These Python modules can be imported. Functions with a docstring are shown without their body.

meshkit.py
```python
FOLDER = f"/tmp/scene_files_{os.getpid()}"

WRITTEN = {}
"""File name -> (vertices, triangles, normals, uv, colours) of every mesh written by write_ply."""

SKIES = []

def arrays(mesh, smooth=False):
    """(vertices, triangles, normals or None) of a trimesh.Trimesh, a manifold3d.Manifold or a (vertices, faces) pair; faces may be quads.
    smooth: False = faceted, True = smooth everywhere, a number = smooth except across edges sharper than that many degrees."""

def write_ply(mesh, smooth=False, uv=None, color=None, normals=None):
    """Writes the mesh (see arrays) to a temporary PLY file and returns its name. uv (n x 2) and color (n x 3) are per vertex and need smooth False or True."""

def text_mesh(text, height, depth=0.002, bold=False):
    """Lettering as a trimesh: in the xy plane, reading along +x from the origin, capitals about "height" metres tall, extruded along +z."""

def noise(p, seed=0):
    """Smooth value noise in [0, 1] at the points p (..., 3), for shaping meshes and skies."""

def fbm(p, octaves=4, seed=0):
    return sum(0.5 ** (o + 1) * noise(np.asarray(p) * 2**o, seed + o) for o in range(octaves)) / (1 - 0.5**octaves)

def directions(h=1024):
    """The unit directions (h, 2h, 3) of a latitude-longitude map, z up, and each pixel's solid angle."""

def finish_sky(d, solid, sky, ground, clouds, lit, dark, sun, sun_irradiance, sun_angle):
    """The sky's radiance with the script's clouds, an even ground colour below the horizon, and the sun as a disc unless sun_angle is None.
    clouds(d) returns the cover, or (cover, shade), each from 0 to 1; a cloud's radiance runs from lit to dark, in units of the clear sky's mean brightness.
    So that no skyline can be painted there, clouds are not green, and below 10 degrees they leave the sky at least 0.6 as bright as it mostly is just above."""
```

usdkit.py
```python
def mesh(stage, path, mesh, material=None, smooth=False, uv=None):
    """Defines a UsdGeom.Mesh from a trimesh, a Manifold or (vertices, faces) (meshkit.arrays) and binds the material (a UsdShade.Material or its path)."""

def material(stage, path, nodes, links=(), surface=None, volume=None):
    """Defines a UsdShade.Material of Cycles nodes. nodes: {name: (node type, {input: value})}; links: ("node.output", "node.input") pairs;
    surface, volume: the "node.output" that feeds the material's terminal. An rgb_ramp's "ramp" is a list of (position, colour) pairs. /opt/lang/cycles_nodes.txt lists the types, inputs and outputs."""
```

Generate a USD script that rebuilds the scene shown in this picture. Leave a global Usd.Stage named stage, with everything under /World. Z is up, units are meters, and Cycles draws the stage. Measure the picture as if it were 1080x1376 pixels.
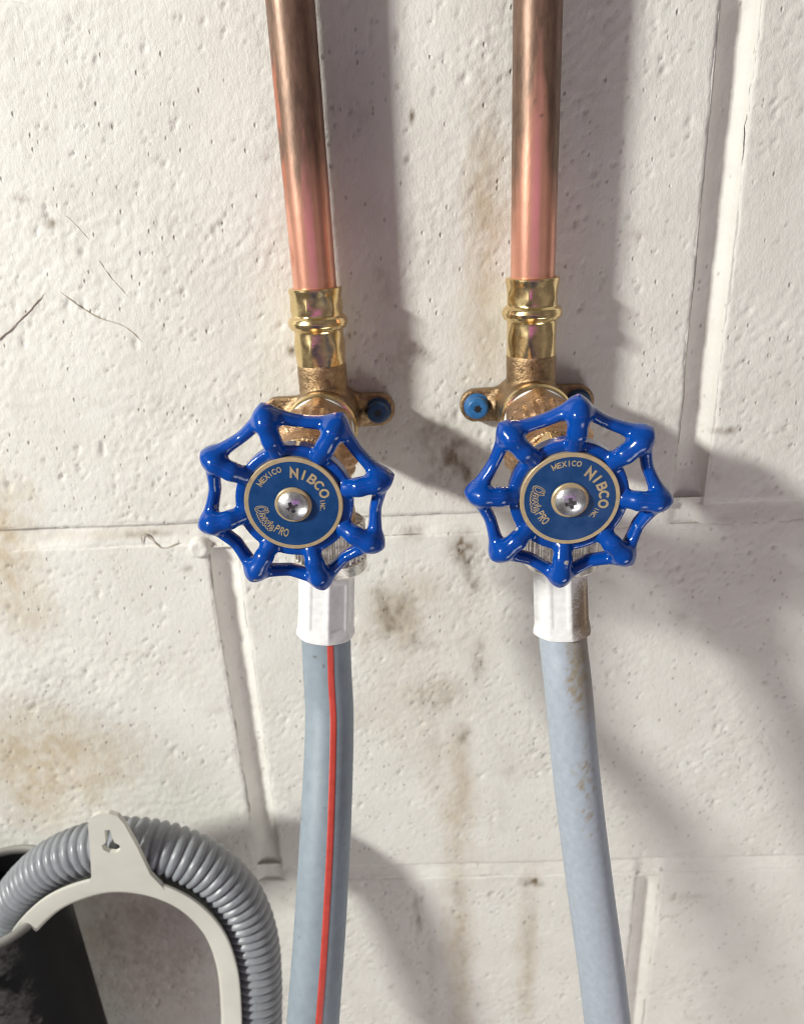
import math, random
import numpy as np, trimesh, manifold3d, usdkit, meshkit
from pxr import Usd, UsdGeom, UsdLux, UsdShade, Gf, Sdf, Vt
from shapely.geometry import LineString, Polygon
from shapely import affinity
from scipy.spatial import cKDTree

stage = Usd.Stage.CreateInMemory()
UsdGeom.SetStageUpAxis(stage, 'Z'); UsdGeom.SetStageMetersPerUnit(stage, 1.0)
UsdGeom.Xform.Define(stage, '/World')
MM = 0.001
rng = np.random.default_rng(7)

# ------------------------------------------------------------------ camera (wall is the plane y = 0, the room lies at y < 0)
F, PITCH, ROLL, YAW = 994.4, 0.3846, -0.0498, -0.03
EYE = np.array([-113.47, -295.99, 121.38]) * MM
cy_, sy_ = math.cos(YAW), math.sin(YAW)
fw = np.array([sy_ * math.cos(PITCH), cy_ * math.cos(PITCH), -math.sin(PITCH)])
rt = np.array([cy_, -sy_, 0.0]); up = np.cross(rt, fw)
rt2 = math.cos(ROLL) * rt + math.sin(ROLL) * up; up2 = np.cross(rt2, fw)
cam = UsdGeom.Camera.Define(stage, '/World/camera')
m = Gf.Matrix4d(); m.SetIdentity()
for i, v in enumerate((rt2, up2, -fw, EYE)):
    m.SetRow(i, Gf.Vec4d(*map(float, v), 1.0 if i == 3 else 0.0))
cam.AddTransformOp().Set(m)
FL = 6.8
cam.CreateFocalLengthAttr(FL); cam.CreateHorizontalApertureAttr(FL * 1080 / F); cam.CreateVerticalApertureAttr(FL * 1376 / F)
cam.CreateClippingRangeAttr(Gf.Vec2f(0.01, 50)); cam.CreateFStopAttr(3.6); cam.CreateFocusDistanceAttr(0.232)
cam.CreateExposureAttr(0.22)

# ------------------------------------------------------------------ light
TARGET = np.array([-0.10, 0.0, 0.0])

def mat4(o, x, y, z):
    q = Gf.Matrix4d(); q.SetIdentity()
    for i, v in enumerate((x, y, z, o)):
        q.SetRow(i, Gf.Vec4d(*map(float, v), 1.0 if i == 3 else 0.0))
    return q

def rect_light(name, pos, aim, w, h, inten, col):
    l = UsdLux.RectLight.Define(stage, '/World/' + name)
    pos = np.array(pos, float); z = pos - np.array(aim, float); z /= np.linalg.norm(z)
    x = np.cross([0, 0, 1.0], z); x /= np.linalg.norm(x); y = np.cross(z, x)
    l.AddTransformOp().Set(mat4(pos, x, y, z))
    l.CreateWidthAttr(w); l.CreateHeightAttr(h); l.CreateIntensityAttr(inten); l.CreateColorAttr(Gf.Vec3f(*col)); l.CreateNormalizeAttr(False)

def ball_light(name, pos, r, inten, col):
    l = UsdLux.SphereLight.Define(stage, '/World/' + name)
    l.AddTranslateOp().Set(Gf.Vec3d(*map(float, pos)))
    l.CreateRadiusAttr(r); l.CreateIntensityAttr(inten); l.CreateColorAttr(Gf.Vec3f(*col)); l.CreateNormalizeAttr(False)

def tube_light(name, a, b, aim, w, inten, col):
    l = UsdLux.RectLight.Define(stage, '/World/' + name)
    a, b = np.array(a, float), np.array(b, float); o = (a + b) / 2; x = b - a; L = np.linalg.norm(x); x /= L
    z = o - np.array(aim, float); z -= (z @ x) * x; z /= np.linalg.norm(z); y = np.cross(z, x)
    l.AddTransformOp().Set(mat4(o, x, y, z))
    l.CreateWidthAttr(L); l.CreateHeightAttr(w); l.CreateIntensityAttr(inten); l.CreateColorAttr(Gf.Vec3f(*col)); l.CreateNormalizeAttr(False)
def toward(tanx, slope, dist):
    d = np.array([-tanx, -1.0, slope * tanx]); return TARGET + d / np.linalg.norm(d) * dist
# a fluorescent tube high on the left that runs away from the wall
tube_light('ceiling_tube', toward(1.64, .55, 1.3), toward(1.24, .55, 1.3), TARGET, 0.06, 560, (0.99, 0.995, 0.93))
rect_light('left_fill', (-1.5, -1.1, 0.5), TARGET, 0.7, 1.3, 0.9, (1.0, 0.96, 0.88))  # soft fill added out of view on the left, also for metal reflections
rect_light('right_fill', (1.3, -1.2, 0.35), TARGET, 0.5, 1.3, 0.15, (1.0, 0.88, 0.86))  # weak pinkish fill added out of view on the right
rect_light('ceiling_fill', (-0.15, -1.3, 1.5), TARGET, 1.4, 0.8, 0.1, (1.0, 0.93, 0.9))  # added overhead fill in place of ceiling bounce
rect_light('violet_lamp', (-0.10, -0.95, 0.12), (-0.10, 0, 0.12), 0.7, 0.05, 2.0, (0.72, 0.12, 1.0))
rect_light('low_fill', (0.28, -0.55, -0.55), (0.0, 0, -0.2), 0.4, 0.3, 4.6, (1.0, 0.97, 0.93))  # added fill from low in front, lifts the lower wall
dome = UsdLux.DomeLight.Define(stage, '/World/room_glow')
usdkit.material(stage, '/World/Looks/room_glow', {'b': ('background_shader', {'color': (1.0, 0.895, 0.85), 'strength': 0.13})}, surface='b.background')
UsdShade.MaterialBindingAPI.Apply(dome.GetPrim()).Bind(UsdShade.Material.Get(stage, '/World/Looks/room_glow'))

# ------------------------------------------------------------------ helpers
used = {}
def numbered(path):
    n = used.get(path, -1) + 1; used[path] = n
    return path if n == 0 else f'{path}_{n:03d}'

def tag(p, label=None, cat=None, group=None, kind=None):
    for k, v in (('label', label), ('category', cat), ('group', group), ('kind', kind)):
        if v: p.SetCustomDataByKey(k, v)
    return p

def thing(name, loc, label, cat, group=None, kind=None):
    x = UsdGeom.Xform.Define(stage, numbered('/World/' + name))
    x.AddTranslateOp().Set(Gf.Vec3d(*[float(c) * MM for c in loc]))
    tag(x.GetPrim(), label, cat, group, kind)
    return str(x.GetPath()), np.array(loc, float)

def part(parent, name, mesh, mat, smooth=False, label=None, col=None):
    """parent: (path, origin mm). mesh in world millimetres."""
    path, org = parent
    v, f, n = meshkit.arrays(mesh, smooth)
    g = UsdGeom.Mesh.Define(stage, numbered(path + '/' + name))
    g.CreatePointsAttr(Vt.Vec3fArray.FromNumpy(((v - org) * MM).astype(np.float32)))
    g.CreateFaceVertexCountsAttr(Vt.IntArray.FromNumpy(np.full(len(f), 3, np.int32)))
    g.CreateFaceVertexIndicesAttr(Vt.IntArray.FromNumpy(f.astype(np.int32).ravel()))
    g.CreateSubdivisionSchemeAttr('none')
    if n is not None:
        g.CreateNormalsAttr(Vt.Vec3fArray.FromNumpy(n.astype(np.float32))); g.SetNormalsInterpolation('vertex')
    if col is not None:
        if len(col) != len(v):       # a smoothing angle split vertices
            col = np.asarray(col)[cKDTree(np.asarray(mesh.vertices)).query(v)[1]]
        UsdGeom.PrimvarsAPI(g).CreatePrimvar('wear', Sdf.ValueTypeNames.Color3fArray, 'vertex').Set(Vt.Vec3fArray.FromNumpy(np.asarray(col, np.float32)))
    UsdShade.MaterialBindingAPI.Apply(g.GetPrim()).Bind(UsdShade.Material.Get(stage, '/World/Looks/' + mat))
    if label: g.GetPrim().SetCustomDataByKey('label', label)
    return (str(g.GetPath()), org)

def grid_faces(nr, nc, close=False):
    i, j = np.meshgrid(np.arange(nr - 1), np.arange(nc if close else nc - 1), indexing='ij')
    a = i * nc + j; b = i * nc + (j + 1) % nc; c = (i + 1) * nc + (j + 1) % nc; d = (i + 1) * nc + j
    return np.vstack([np.stack([a, b, c], -1).reshape(-1, 3), np.stack([a, c, d], -1).reshape(-1, 3)])

def rev(profile, n=64, axis='z', org=(0, 0, 0), mod=None, caps=False):
    """profile: (r, h) pairs. axis z: h up; axis y: h runs along -y (towards the viewer)."""
    pr = np.array(profile, float); a = np.arange(n) / n * 2 * np.pi
    R = np.repeat(pr[:, :1], n, 1)
    if mod is not None: R = R + mod(a[None, :], pr[:, 1:2])
    X, Y = R * np.cos(a), R * np.sin(a); H = np.repeat(pr[:, 1:2], n, 1)
    v = np.stack([X, Y, H], -1).reshape(-1, 3)
    f = grid_faces(len(pr), n, True)
    if axis == 'y': v = np.stack([v[:, 0], -v[:, 2], v[:, 1]], 1)
    return trimesh.Trimesh(v + np.array(org), f, process=False)

def catmull(pts, per=12):
    p = np.array(pts, float); p = np.vstack([2 * p[0] - p[1], p, 2 * p[-1] - p[-2]]); out = []
    for i in range(1, len(p) - 2):
        t = np.linspace(0, 1, per, endpoint=False)[:, None]
        a, b, c, d = p[i - 1:i + 3]
        out.append(0.5 * (2 * b + (c - a) * t + (2 * a - 5 * b + 4 * c - d) * t ** 2 + (3 * b - a - 3 * c + d) * t ** 3))
    return np.vstack(out + [p[-2:-1]])

def resample(p, step):
    s = np.r_[0, np.cumsum(np.linalg.norm(np.diff(p, axis=0), axis=1))]
    q = np.linspace(0, s[-1], max(2, int(s[-1] / step) + 1))
    return np.stack([np.interp(q, s, p[:, k]) for k in range(3)], 1), q

def frames(p, ref):
    t = np.gradient(p, axis=0); t /= np.linalg.norm(t, axis=1, keepdims=True)
    r = np.broadcast_to(np.array(ref, float), t.shape)
    a = r - (r * t).sum(1, keepdims=True) * t; a /= np.linalg.norm(a, axis=1, keepdims=True)
    return t, a, np.cross(t, a)

def sweep(p, section, ref, close=True):
    """section: (n, 2) array or function of index giving (n, 2); axes: ref-aligned a, then b = t x a."""
    t, a, b = frames(p, ref)
    rows = []
    for i in range(len(p)):
        s = section(i) if callable(section) else section
        rows.append(p[i] + s[:, :1] * a[i] + s[:, 1:] * b[i])
    nc = len(rows[0]); v = np.vstack(rows)
    return trimesh.Trimesh(v, grid_faces(len(p), nc, close), process=False)

def outward(mm):
    if mm.volume < 0: mm.invert()
    return mm

def circle(r, n=40, a0=0.0):
    a = a0 + np.arange(n) / n * 2 * np.pi
    return np.stack([r * np.cos(a), r * np.sin(a)], 1)

def nets(fn, lo, hi, h):
    """surface nets of the signed distance fn(x, y, z) < 0 inside."""
    ax = [np.arange(lo[k], hi[k] + h, h) for k in range(3)]
    X, Y, Z = np.meshgrid(*ax, indexing='ij'); d = fn(X, Y, Z); ins = d < 0
    n = np.array(d.shape); acc = np.zeros(tuple(n - 1) + (3,)); cnt = np.zeros(tuple(n - 1))
    corners = [(i, j, k) for i in (0, 1) for j in (0, 1) for k in (0, 1)]
    sl = lambda c: tuple(slice(c[k], n[k] - 1 + c[k]) for k in range(3))
    for c in corners:
        for k in range(3):
            if c[k] == 0:
                e = list(c); e[k] = 1
                d0, d1 = d[sl(c)], d[sl(e)]; cr = (d0 < 0) != (d1 < 0)
                t = np.where(cr, d0 / np.where(cr, d0 - d1, 1), 0)
                for q in range(3):
                    acc[..., q] += np.where(cr, c[q] + (t if q == k else 0), 0)
                cnt += cr
    act = cnt > 0; idx = -np.ones(act.shape, int); idx[act] = np.arange(act.sum())
    ii = np.argwhere(act); v = (ii + acc[act] / cnt[act][:, None]) * h + np.array(lo)
    F_ = []
    for k in range(3):
        e = [0, 0, 0]; e[k] = 1
        A = ins[tuple(slice(0, n[q] - e[q]) for q in range(3))]; B = ins[tuple(slice(e[q], n[q]) for q in range(3))]
        pts = np.argwhere(A != B); u, w = [(1, 2), (2, 0), (0, 1)][k]
        ok = (pts[:, u] > 0) & (pts[:, w] > 0) & (pts[:, u] < n[u] - 1) & (pts[:, w] < n[w] - 1); pts = pts[ok]
        def id_(du, dw):
            q = pts.copy(); q[:, u] += du; q[:, w] += dw
            return idx[q[:, 0], q[:, 1], q[:, 2]]
        a, b, c, dd = id_(-1, -1), id_(0, -1), id_(0, 0), id_(-1, 0)
        flip = ~A[tuple(pts.T)]
        quad = np.stack([a, b, c, dd], 1); quad[flip] = quad[flip][:, ::-1]
        F_.append(quad)
    q = np.vstack(F_); q = q[(q >= 0).all(1)]
    return trimesh.Trimesh(v, np.vstack([q[:, [0, 1, 2]], q[:, [0, 2, 3]]]), process=False)

def smin(a, b, k):
    h = np.clip(0.5 + 0.5 * (b - a) / k, 0, 1)
    return b * (1 - h) + a * h - k * h * (1 - h)

def capsule(x, y, z, a, b, r):
    a, b = np.array(a, float), np.array(b, float); ab = b - a
    t = np.clip(((x - a[0]) * ab[0] + (y - a[1]) * ab[1] + (z - a[2]) * ab[2]) / (ab @ ab), 0, 1)
    return np.sqrt((x - a[0] - t * ab[0]) ** 2 + (y - a[1] - t * ab[1]) ** 2 + (z - a[2] - t * ab[2]) ** 2) - r

def cyl(rad, along, R, h0, h1, e=0.6):
    """rounded cylinder from radial distance and coordinate along the axis."""
    q0 = rad - (R - e); q1 = np.abs(along - (h0 + h1) / 2) - (abs(h1 - h0) / 2 - e)
    return np.minimum(np.maximum(q0, q1), 0) + np.sqrt(np.maximum(q0, 0) ** 2 + np.maximum(q1, 0) ** 2) - e

def hexr(u, w, rot=0.0, n=6):
    a = np.arctan2(w, u) - rot; k = 2 * np.pi / n
    return np.hypot(u, w) * np.cos((a + k / 2) % k - k / 2)

# ------------------------------------------------------------------ materials
def M(name, nodes, links, surface='p.BSDF'):
    return usdkit.material(stage, '/World/Looks/' + name, nodes, links, surface=surface)

def simple(name, color, rough=0.5, metal=0.0, var=0.15, scale=300, bump=0.0, bscale=900, rvar=0.1, **kw):
    dark = tuple(c * (1 - var) for c in color); lite = tuple(min(1, c * (1 + var)) for c in color)
    nodes = {'t': ('texture_coordinate', {}), 'n': ('noise_texture', {'scale': scale, 'detail': 4.0, 'roughness': 0.6}),
             'r': ('rgb_ramp', {'ramp': [(0.3, dark), (0.7, lite)]}),
             'rr': ('map_range', {'clamp': True, 'from_min': 0.3, 'from_max': 0.7, 'to_min': max(0.02, rough - rvar), 'to_max': min(1, rough + rvar)}),
             'p': ('principled_bsdf', {'metallic': metal, **kw})}
    links = [('t.object', 'n.vector'), ('n.fac', 'r.fac'), ('r.color', 'p.base_color'), ('n.fac', 'rr.value'), ('rr.result', 'p.roughness')]
    if bump:
        nodes['n2'] = ('noise_texture', {'scale': bscale, 'detail': 4.0, 'roughness': 0.6})
        nodes['b'] = ('bump', {'distance': bump * MM, 'strength': 1.0})
        links += [('t.object', 'n2.vector'), ('n2.fac', 'b.height'), ('b.normal', 'p.normal')]
    return M(name, nodes, links)

# painted block: paint over rough concrete, dirt, bare patches, a painted-in warm glow and filled pits come from the mesh attribute "wear" (r dirt, g bare and glow, b pit)
M('painted_block', {
    't': ('geometry', {}), 'mp': ('mapping', {'scale': (1.0, 1.0, 0.6)}),
    'n1': ('noise_texture', {'scale': 520, 'detail': 6.0, 'roughness': 0.7}),
    'n2': ('noise_texture', {'scale': 35, 'detail': 5.0, 'roughness': 0.6}),
    'v': ('voronoi_texture', {'scale': 430, 'randomness': 1.0}),
    'vd': ('map_range', {'clamp': True, 'from_min': 0.05, 'from_max': 0.28, 'to_min': 0.0, 'to_max': 1.0}),
    'vs': ('separate_color', {}), 'vm': ('map_range', {'clamp': True, 'from_min': 0.86, 'from_max': 0.89, 'to_min': 0.0, 'to_max': 1.0}),
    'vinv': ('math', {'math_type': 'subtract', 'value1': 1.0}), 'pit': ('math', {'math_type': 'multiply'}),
    'hs': ('math', {'math_type': 'multiply_add', 'value2': 0.75}), 'pn': ('math', {'math_type': 'multiply', 'value2': -0.8}),
    'bump': ('bump', {'distance': 0.00055, 'strength': 1.0}),
    'a': ('attribute', {'attribute': 'wear'}), 's': ('separate_color', {}),
    'base': ('rgb_ramp', {'ramp': [(0.3, (0.70, 0.68, 0.63)), (0.7, (0.785, 0.77, 0.725))]}),
    'dn': ('math', {'math_type': 'multiply_add', 'value2': 1.6, 'value3': -0.8}),
    'ds': ('math', {'math_type': 'multiply_add', 'value2': 2.0}),
    'dd': ('math', {'math_type': 'multiply', 'use_clamp': True}),
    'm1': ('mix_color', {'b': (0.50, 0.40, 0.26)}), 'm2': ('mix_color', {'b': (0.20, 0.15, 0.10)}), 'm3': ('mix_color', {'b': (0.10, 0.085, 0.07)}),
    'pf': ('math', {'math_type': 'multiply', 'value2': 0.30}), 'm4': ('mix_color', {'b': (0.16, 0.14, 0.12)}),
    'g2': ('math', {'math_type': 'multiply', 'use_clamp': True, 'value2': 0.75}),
    'p': ('principled_bsdf', {'roughness': 0.62, 'specular_ior_level': 0.35})},
  [('t.position', 'mp.vector'), ('mp.vector', 'n1.vector'), ('t.position', 'n2.vector'), ('mp.vector', 'v.vector'), ('v.distance', 'vd.value'),
   ('v.color', 'vs.color'), ('vs.r', 'vm.value'), ('vd.result', 'vinv.value2'), ('vinv.value', 'pit.value1'), ('vm.result', 'pit.value2'),
   ('pit.value', 'pn.value1'), ('n1.fac', 'hs.value1'), ('pn.value', 'hs.value3'), ('hs.value', 'bump.height'), ('bump.normal', 'p.normal'),
   ('a.color', 's.color'), ('n2.fac', 'base.fac'),
   ('n1.fac', 'dn.value1'), ('s.r', 'ds.value1'), ('dn.value', 'ds.value3'), ('ds.value', 'dd.value1'), ('s.r', 'dd.value2'),
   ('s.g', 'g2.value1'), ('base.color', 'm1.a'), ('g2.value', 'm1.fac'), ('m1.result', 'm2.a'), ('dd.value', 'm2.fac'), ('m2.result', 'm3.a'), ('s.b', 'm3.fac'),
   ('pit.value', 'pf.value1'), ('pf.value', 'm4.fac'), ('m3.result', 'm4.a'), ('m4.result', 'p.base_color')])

M('wheel_paint', {'t': ('texture_coordinate', {}), 'n': ('noise_texture', {'scale': 120.0, 'detail': 5.0}), 'r': ('rgb_ramp', {'ramp': [(0.3, (0.0, 0.050, 0.29)), (0.7, (0.001, 0.062, 0.35))]}),
  'v': ('voronoi_texture', {'scale': 300.0}), 'n3': ('noise_texture', {'scale': 900.0, 'detail': 4.0}), 'vn': ('math', {'math_type': 'multiply_add', 'value2': 0.35}), 'vs': ('separate_color', {}), 'c1': ('map_range', {'clamp': True, 'from_min': 0.40, 'from_max': 0.36, 'to_min': 0.0, 'to_max': 1.0}),
  'c2': ('math', {'math_type': 'greater_than', 'value2': 0.965}), 'c3': ('math', {'math_type': 'multiply'}), 'mc': ('mix_color', {'b': (0.42, 0.40, 0.38)}),
  'n4': ('noise_texture', {'scale': 1600.0, 'detail': 3.0}), 'd1': ('map_range', {'clamp': True, 'from_min': 0.68, 'from_max': 0.78, 'to_min': 0.0, 'to_max': 0.18}), 'md': ('mix_color', {'b': (0.30, 0.33, 0.38)}),
  'nb': ('noise_texture', {'scale': 230.0, 'detail': 3.0}), 'bh': ('math', {'math_type': 'multiply_add', 'value2': -1.0}), 'b': ('bump', {'distance': 0.00007, 'strength': 1.0}),
  'rr': ('map_range', {'clamp': True, 'from_min': 0.35, 'from_max': 0.7, 'to_min': 0.10, 'to_max': 0.24}), 'p': ('principled_bsdf', {'specular_ior_level': 0.5})},
  [('t.object', 'n.vector'), ('n.fac', 'r.fac'), ('t.object', 'v.vector'), ('t.object', 'n3.vector'), ('n3.fac', 'vn.value1'), ('v.distance', 'vn.value3'), ('vn.value', 'c1.value'), ('v.color', 'vs.color'), ('vs.g', 'c2.value1'), ('c1.result', 'c3.value1'), ('c2.value', 'c3.value2'),
   ('r.color', 'mc.a'), ('c3.value', 'mc.fac'), ('t.object', 'n4.vector'), ('n4.fac', 'd1.value'), ('mc.result', 'md.a'), ('d1.result', 'md.fac'), ('md.result', 'p.base_color'), ('t.object', 'nb.vector'), ('c3.value', 'bh.value1'), ('nb.fac', 'bh.value3'), ('bh.value', 'b.height'), ('b.normal', 'p.normal'), ('n.fac', 'rr.value'), ('rr.result', 'p.roughness')])
simple('plate_blue', (0.005, 0.048, 0.165), rough=0.36, var=0.12, scale=260, bump=0.01, bscale=1500, specular_ior_level=0.5)
simple('gold_print', (0.52, 0.40, 0.24), rough=0.42, metal=0.35, var=0.06, scale=600)
simple('polished_brass', (0.84, 0.65, 0.34), rough=0.22, metal=1.0, var=0.10, scale=220, bump=0.05, bscale=180, rvar=0.08)
simple('cast_brass', (0.36, 0.245, 0.14), rough=0.42, metal=1.0, var=0.30, scale=500, bump=0.30, bscale=1300, rvar=0.10)
simple('cast_bronze', (0.50, 0.32, 0.19), rough=0.40, metal=1.0, var=0.3, scale=500, bump=0.30, bscale=1300, rvar=0.10)
simple('screw_steel', (0.72, 0.73, 0.75), rough=0.33, metal=1.0, var=0.12, scale=500, bump=0.04, bscale=900, rvar=0.08)
simple('nickel', (0.78, 0.75, 0.70), rough=0.30, metal=1.0, var=0.2, scale=300, bump=0.05, bscale=1200)
simple('blue_screw', (0.025, 0.14, 0.36), rough=0.38, var=0.2, scale=500, bump=0.03)
simple('shaded_blue_screw', (0.010, 0.045, 0.12), rough=0.42, var=0.2, scale=500, bump=0.03)  # same blue screw, darkened so its colour carries the deep shade
simple('teflon', (0.8, 0.8, 0.78), rough=0.55)
simple('red_stripe', (0.62, 0.075, 0.055), rough=0.45, var=0.1)
simple('guide_plastic', (0.60, 0.59, 0.53), rough=0.45, var=0.04, scale=80, bump=0.03, bscale=500)
simple('drain_hose', (0.25, 0.265, 0.285), rough=0.36, var=0.12, scale=200, bump=0.05, bscale=900)
simple('slot_dark', (0.16, 0.16, 0.165), rough=0.4, metal=0.8)
simple('recess_dark', (0.012, 0.012, 0.014), rough=0.6)
simple('crack_dark', (0.46, 0.41, 0.34), rough=0.8)

def worn(name, clean, dirt, rough, rough_d, metal, metal_d, fine=700, sharp=2.0, bump=0.05, bscale=900, bandbump=None, streak=(1, 1, 1), extra=None, third=None, **kw):
    """clean and dirty colour mixed by attribute wear.r, broken up by noise; wear.g adds a third colour."""
    nodes = {'t': ('texture_coordinate', {}), 'mp': ('mapping', {'scale': streak}), 'n': ('noise_texture', {'scale': fine, 'detail': 5.0, 'roughness': 0.65}),
             'n0': ('noise_texture', {'scale': fine * 0.3, 'detail': 3.0}),
             'a': ('attribute', {'attribute': 'wear'}), 's': ('separate_color', {}),
             'x': ('math', {'math_type': 'multiply_add', 'value2': sharp, 'value3': -0.5 * sharp}),
             'y': ('math', {'math_type': 'multiply_add', 'value2': 1.0 + 0.45 * sharp}), 'z': ('math', {'math_type': 'subtract', 'value2': 0.5 * sharp * 0.0, 'use_clamp': True}),
             'cv': ('rgb_ramp', {'ramp': [(0.3, tuple(c * .92 for c in clean)), (0.7, tuple(min(1, c * 1.06) for c in clean))]}),
             'dv': ('rgb_ramp', {'ramp': [(0.3, tuple(c * .65 for c in dirt)), (0.7, tuple(min(1, c * 1.3) for c in dirt))]}),
             'mc': ('mix_color', {}), 'm3': ('mix_color', {'b': third or (0.5, 0.5, 0.5)}), 'mr': ('mix_float', {'a': rough, 'b': rough_d}), 'mm': ('mix_float', {'a': metal, 'b': metal_d}),
             'nb': ('noise_texture', {'scale': bscale, 'detail': 4.0}), 'b': ('bump', {'distance': bump * MM, 'strength': 1.0}),
             'zz': ('math', {'math_type': 'multiply', 'use_clamp': True}), 'four': ('math', {'math_type': 'multiply', 'value2': 4.0, 'use_clamp': True}),
             'p': ('principled_bsdf', kw)}
    links = [('t.object', 'mp.vector'), ('mp.vector', 'n.vector'), ('t.object', 'n0.vector'), ('a.color', 's.color'), ('n.fac', 'x.value1'), ('s.r', 'y.value1'), ('x.value', 'y.value3'),
             ('y.value', 'z.value1'), ('s.r', 'four.value1'), ('z.value', 'zz.value1'), ('four.value', 'zz.value2'),
             ('n0.fac', 'cv.fac'), ('n.fac', 'dv.fac'), ('cv.color', 'mc.a'), ('dv.color', 'mc.b'), ('zz.value', 'mc.fac'), ('zz.value', 'mr.fac'), ('zz.value', 'mm.fac'),
             ('mc.result', 'm3.a'), ('s.g', 'm3.fac'), ('m3.result', 'p.base_color'), ('mr.result', 'p.roughness'), ('mm.result', 'p.metallic'), ('mp.vector', 'nb.vector'), ('nb.fac', 'b.height'), ('b.normal', 'p.normal')]
    return M(name, nodes, links)

worn('copper', (0.78, 0.38, 0.27), (0.19, 0.115, 0.08), 0.28, 0.44, 0.65, 0.5, fine=420, sharp=0.7, bump=0.05, bscale=900, streak=(1, 1, 0.3), third=(0.50, 0.17, 0.10))
worn('white_plastic', (0.80, 0.80, 0.79), (0.28, 0.21, 0.14), 0.42, 0.8, 0, 0, fine=1400, sharp=2.6, bump=0.03)
worn('grey_hose', (0.25, 0.30, 0.345), (0.12, 0.12, 0.12), 0.55, 0.6, 0, 0, fine=900, bump=0.06, bscale=500)
worn('pale_hose', (0.37, 0.415, 0.475), (0.29, 0.25, 0.19), 0.50, 0.8, 0, 0, fine=1500, sharp=1.8, bump=0.06, bscale=600)
worn('black_pipe', (0.006, 0.006, 0.007), (0.07, 0.068, 0.066), 0.58, 0.8, 0, 0, fine=420, sharp=2.0, bump=0.10, bscale=500, third=(0.30, 0.29, 0.27), specular_ior_level=0.15)

# ------------------------------------------------------------------ the wall: painted concrete blocks, mortar
wall = thing('wall', (0, 0, 0), 'white painted concrete block wall with stains and wide mortar joints', 'wall', kind='structure')
BED = 9.0; HJ = 6.5
STAINS = [(-128, -50, 14, 17, .52), (-123, -62, 9, 9, .5), (-133, -40, 8, 8, .45), (-95, -20, 9, 11, .66), (-92, -32, 6, 12, .5), (-98, -118, 5, 9, .55), (-99, -150, 5, 45, .3), (-112, -120, 3, 50, .25), (-84, -190, 3, 60, .22), (-118, -290, 3, 60, .25),
          (-101, -260, 6, 75, .3), (-103, -222, 4, 10, .4), (-63, -218, 7, 5, .7), (-63, -270, 5, 60, .3), (-125, -240, 2.6, 18, .5), (-122, -228, 2.2, 10, .4), (-163, 73, 2.2, 3, .7),
          (-88, 130, 10, 40, .22), (-86, 75, 9, 25, .26), (-100, 22, 13, 15, .55), (-107, 36, 10, 12, .45), (-95, 12, 12, 10, .45), (-118, 70, 14, 14, .35), (-125, 95, 8, 18, .30), (-20, 40, 16, 18, .3),
          (-108, -95, 14, 12, .40), (-90, -75, 5, 14, .38), (-118, -8, 7, 6, .4), (-285, -260, 40, 75, .36), (-296, -225, 30, 34, .3), (-248, 124, 3, 2.5, .7), (-214, 65, 20, 20, .12),
          (-150, -105, 8, 12, .25), (-75, -140, 6, 14, .3), (-78, -175, 4, 22, .25), (-256, 133, 5, 3, .4), (-112, 152, 1.5, 3, .8), (14, 32, 7, 2.2, .6), (-150, 40, 12, 10, .3), (-236, -5, 14, 2.2, .45)]
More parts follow.
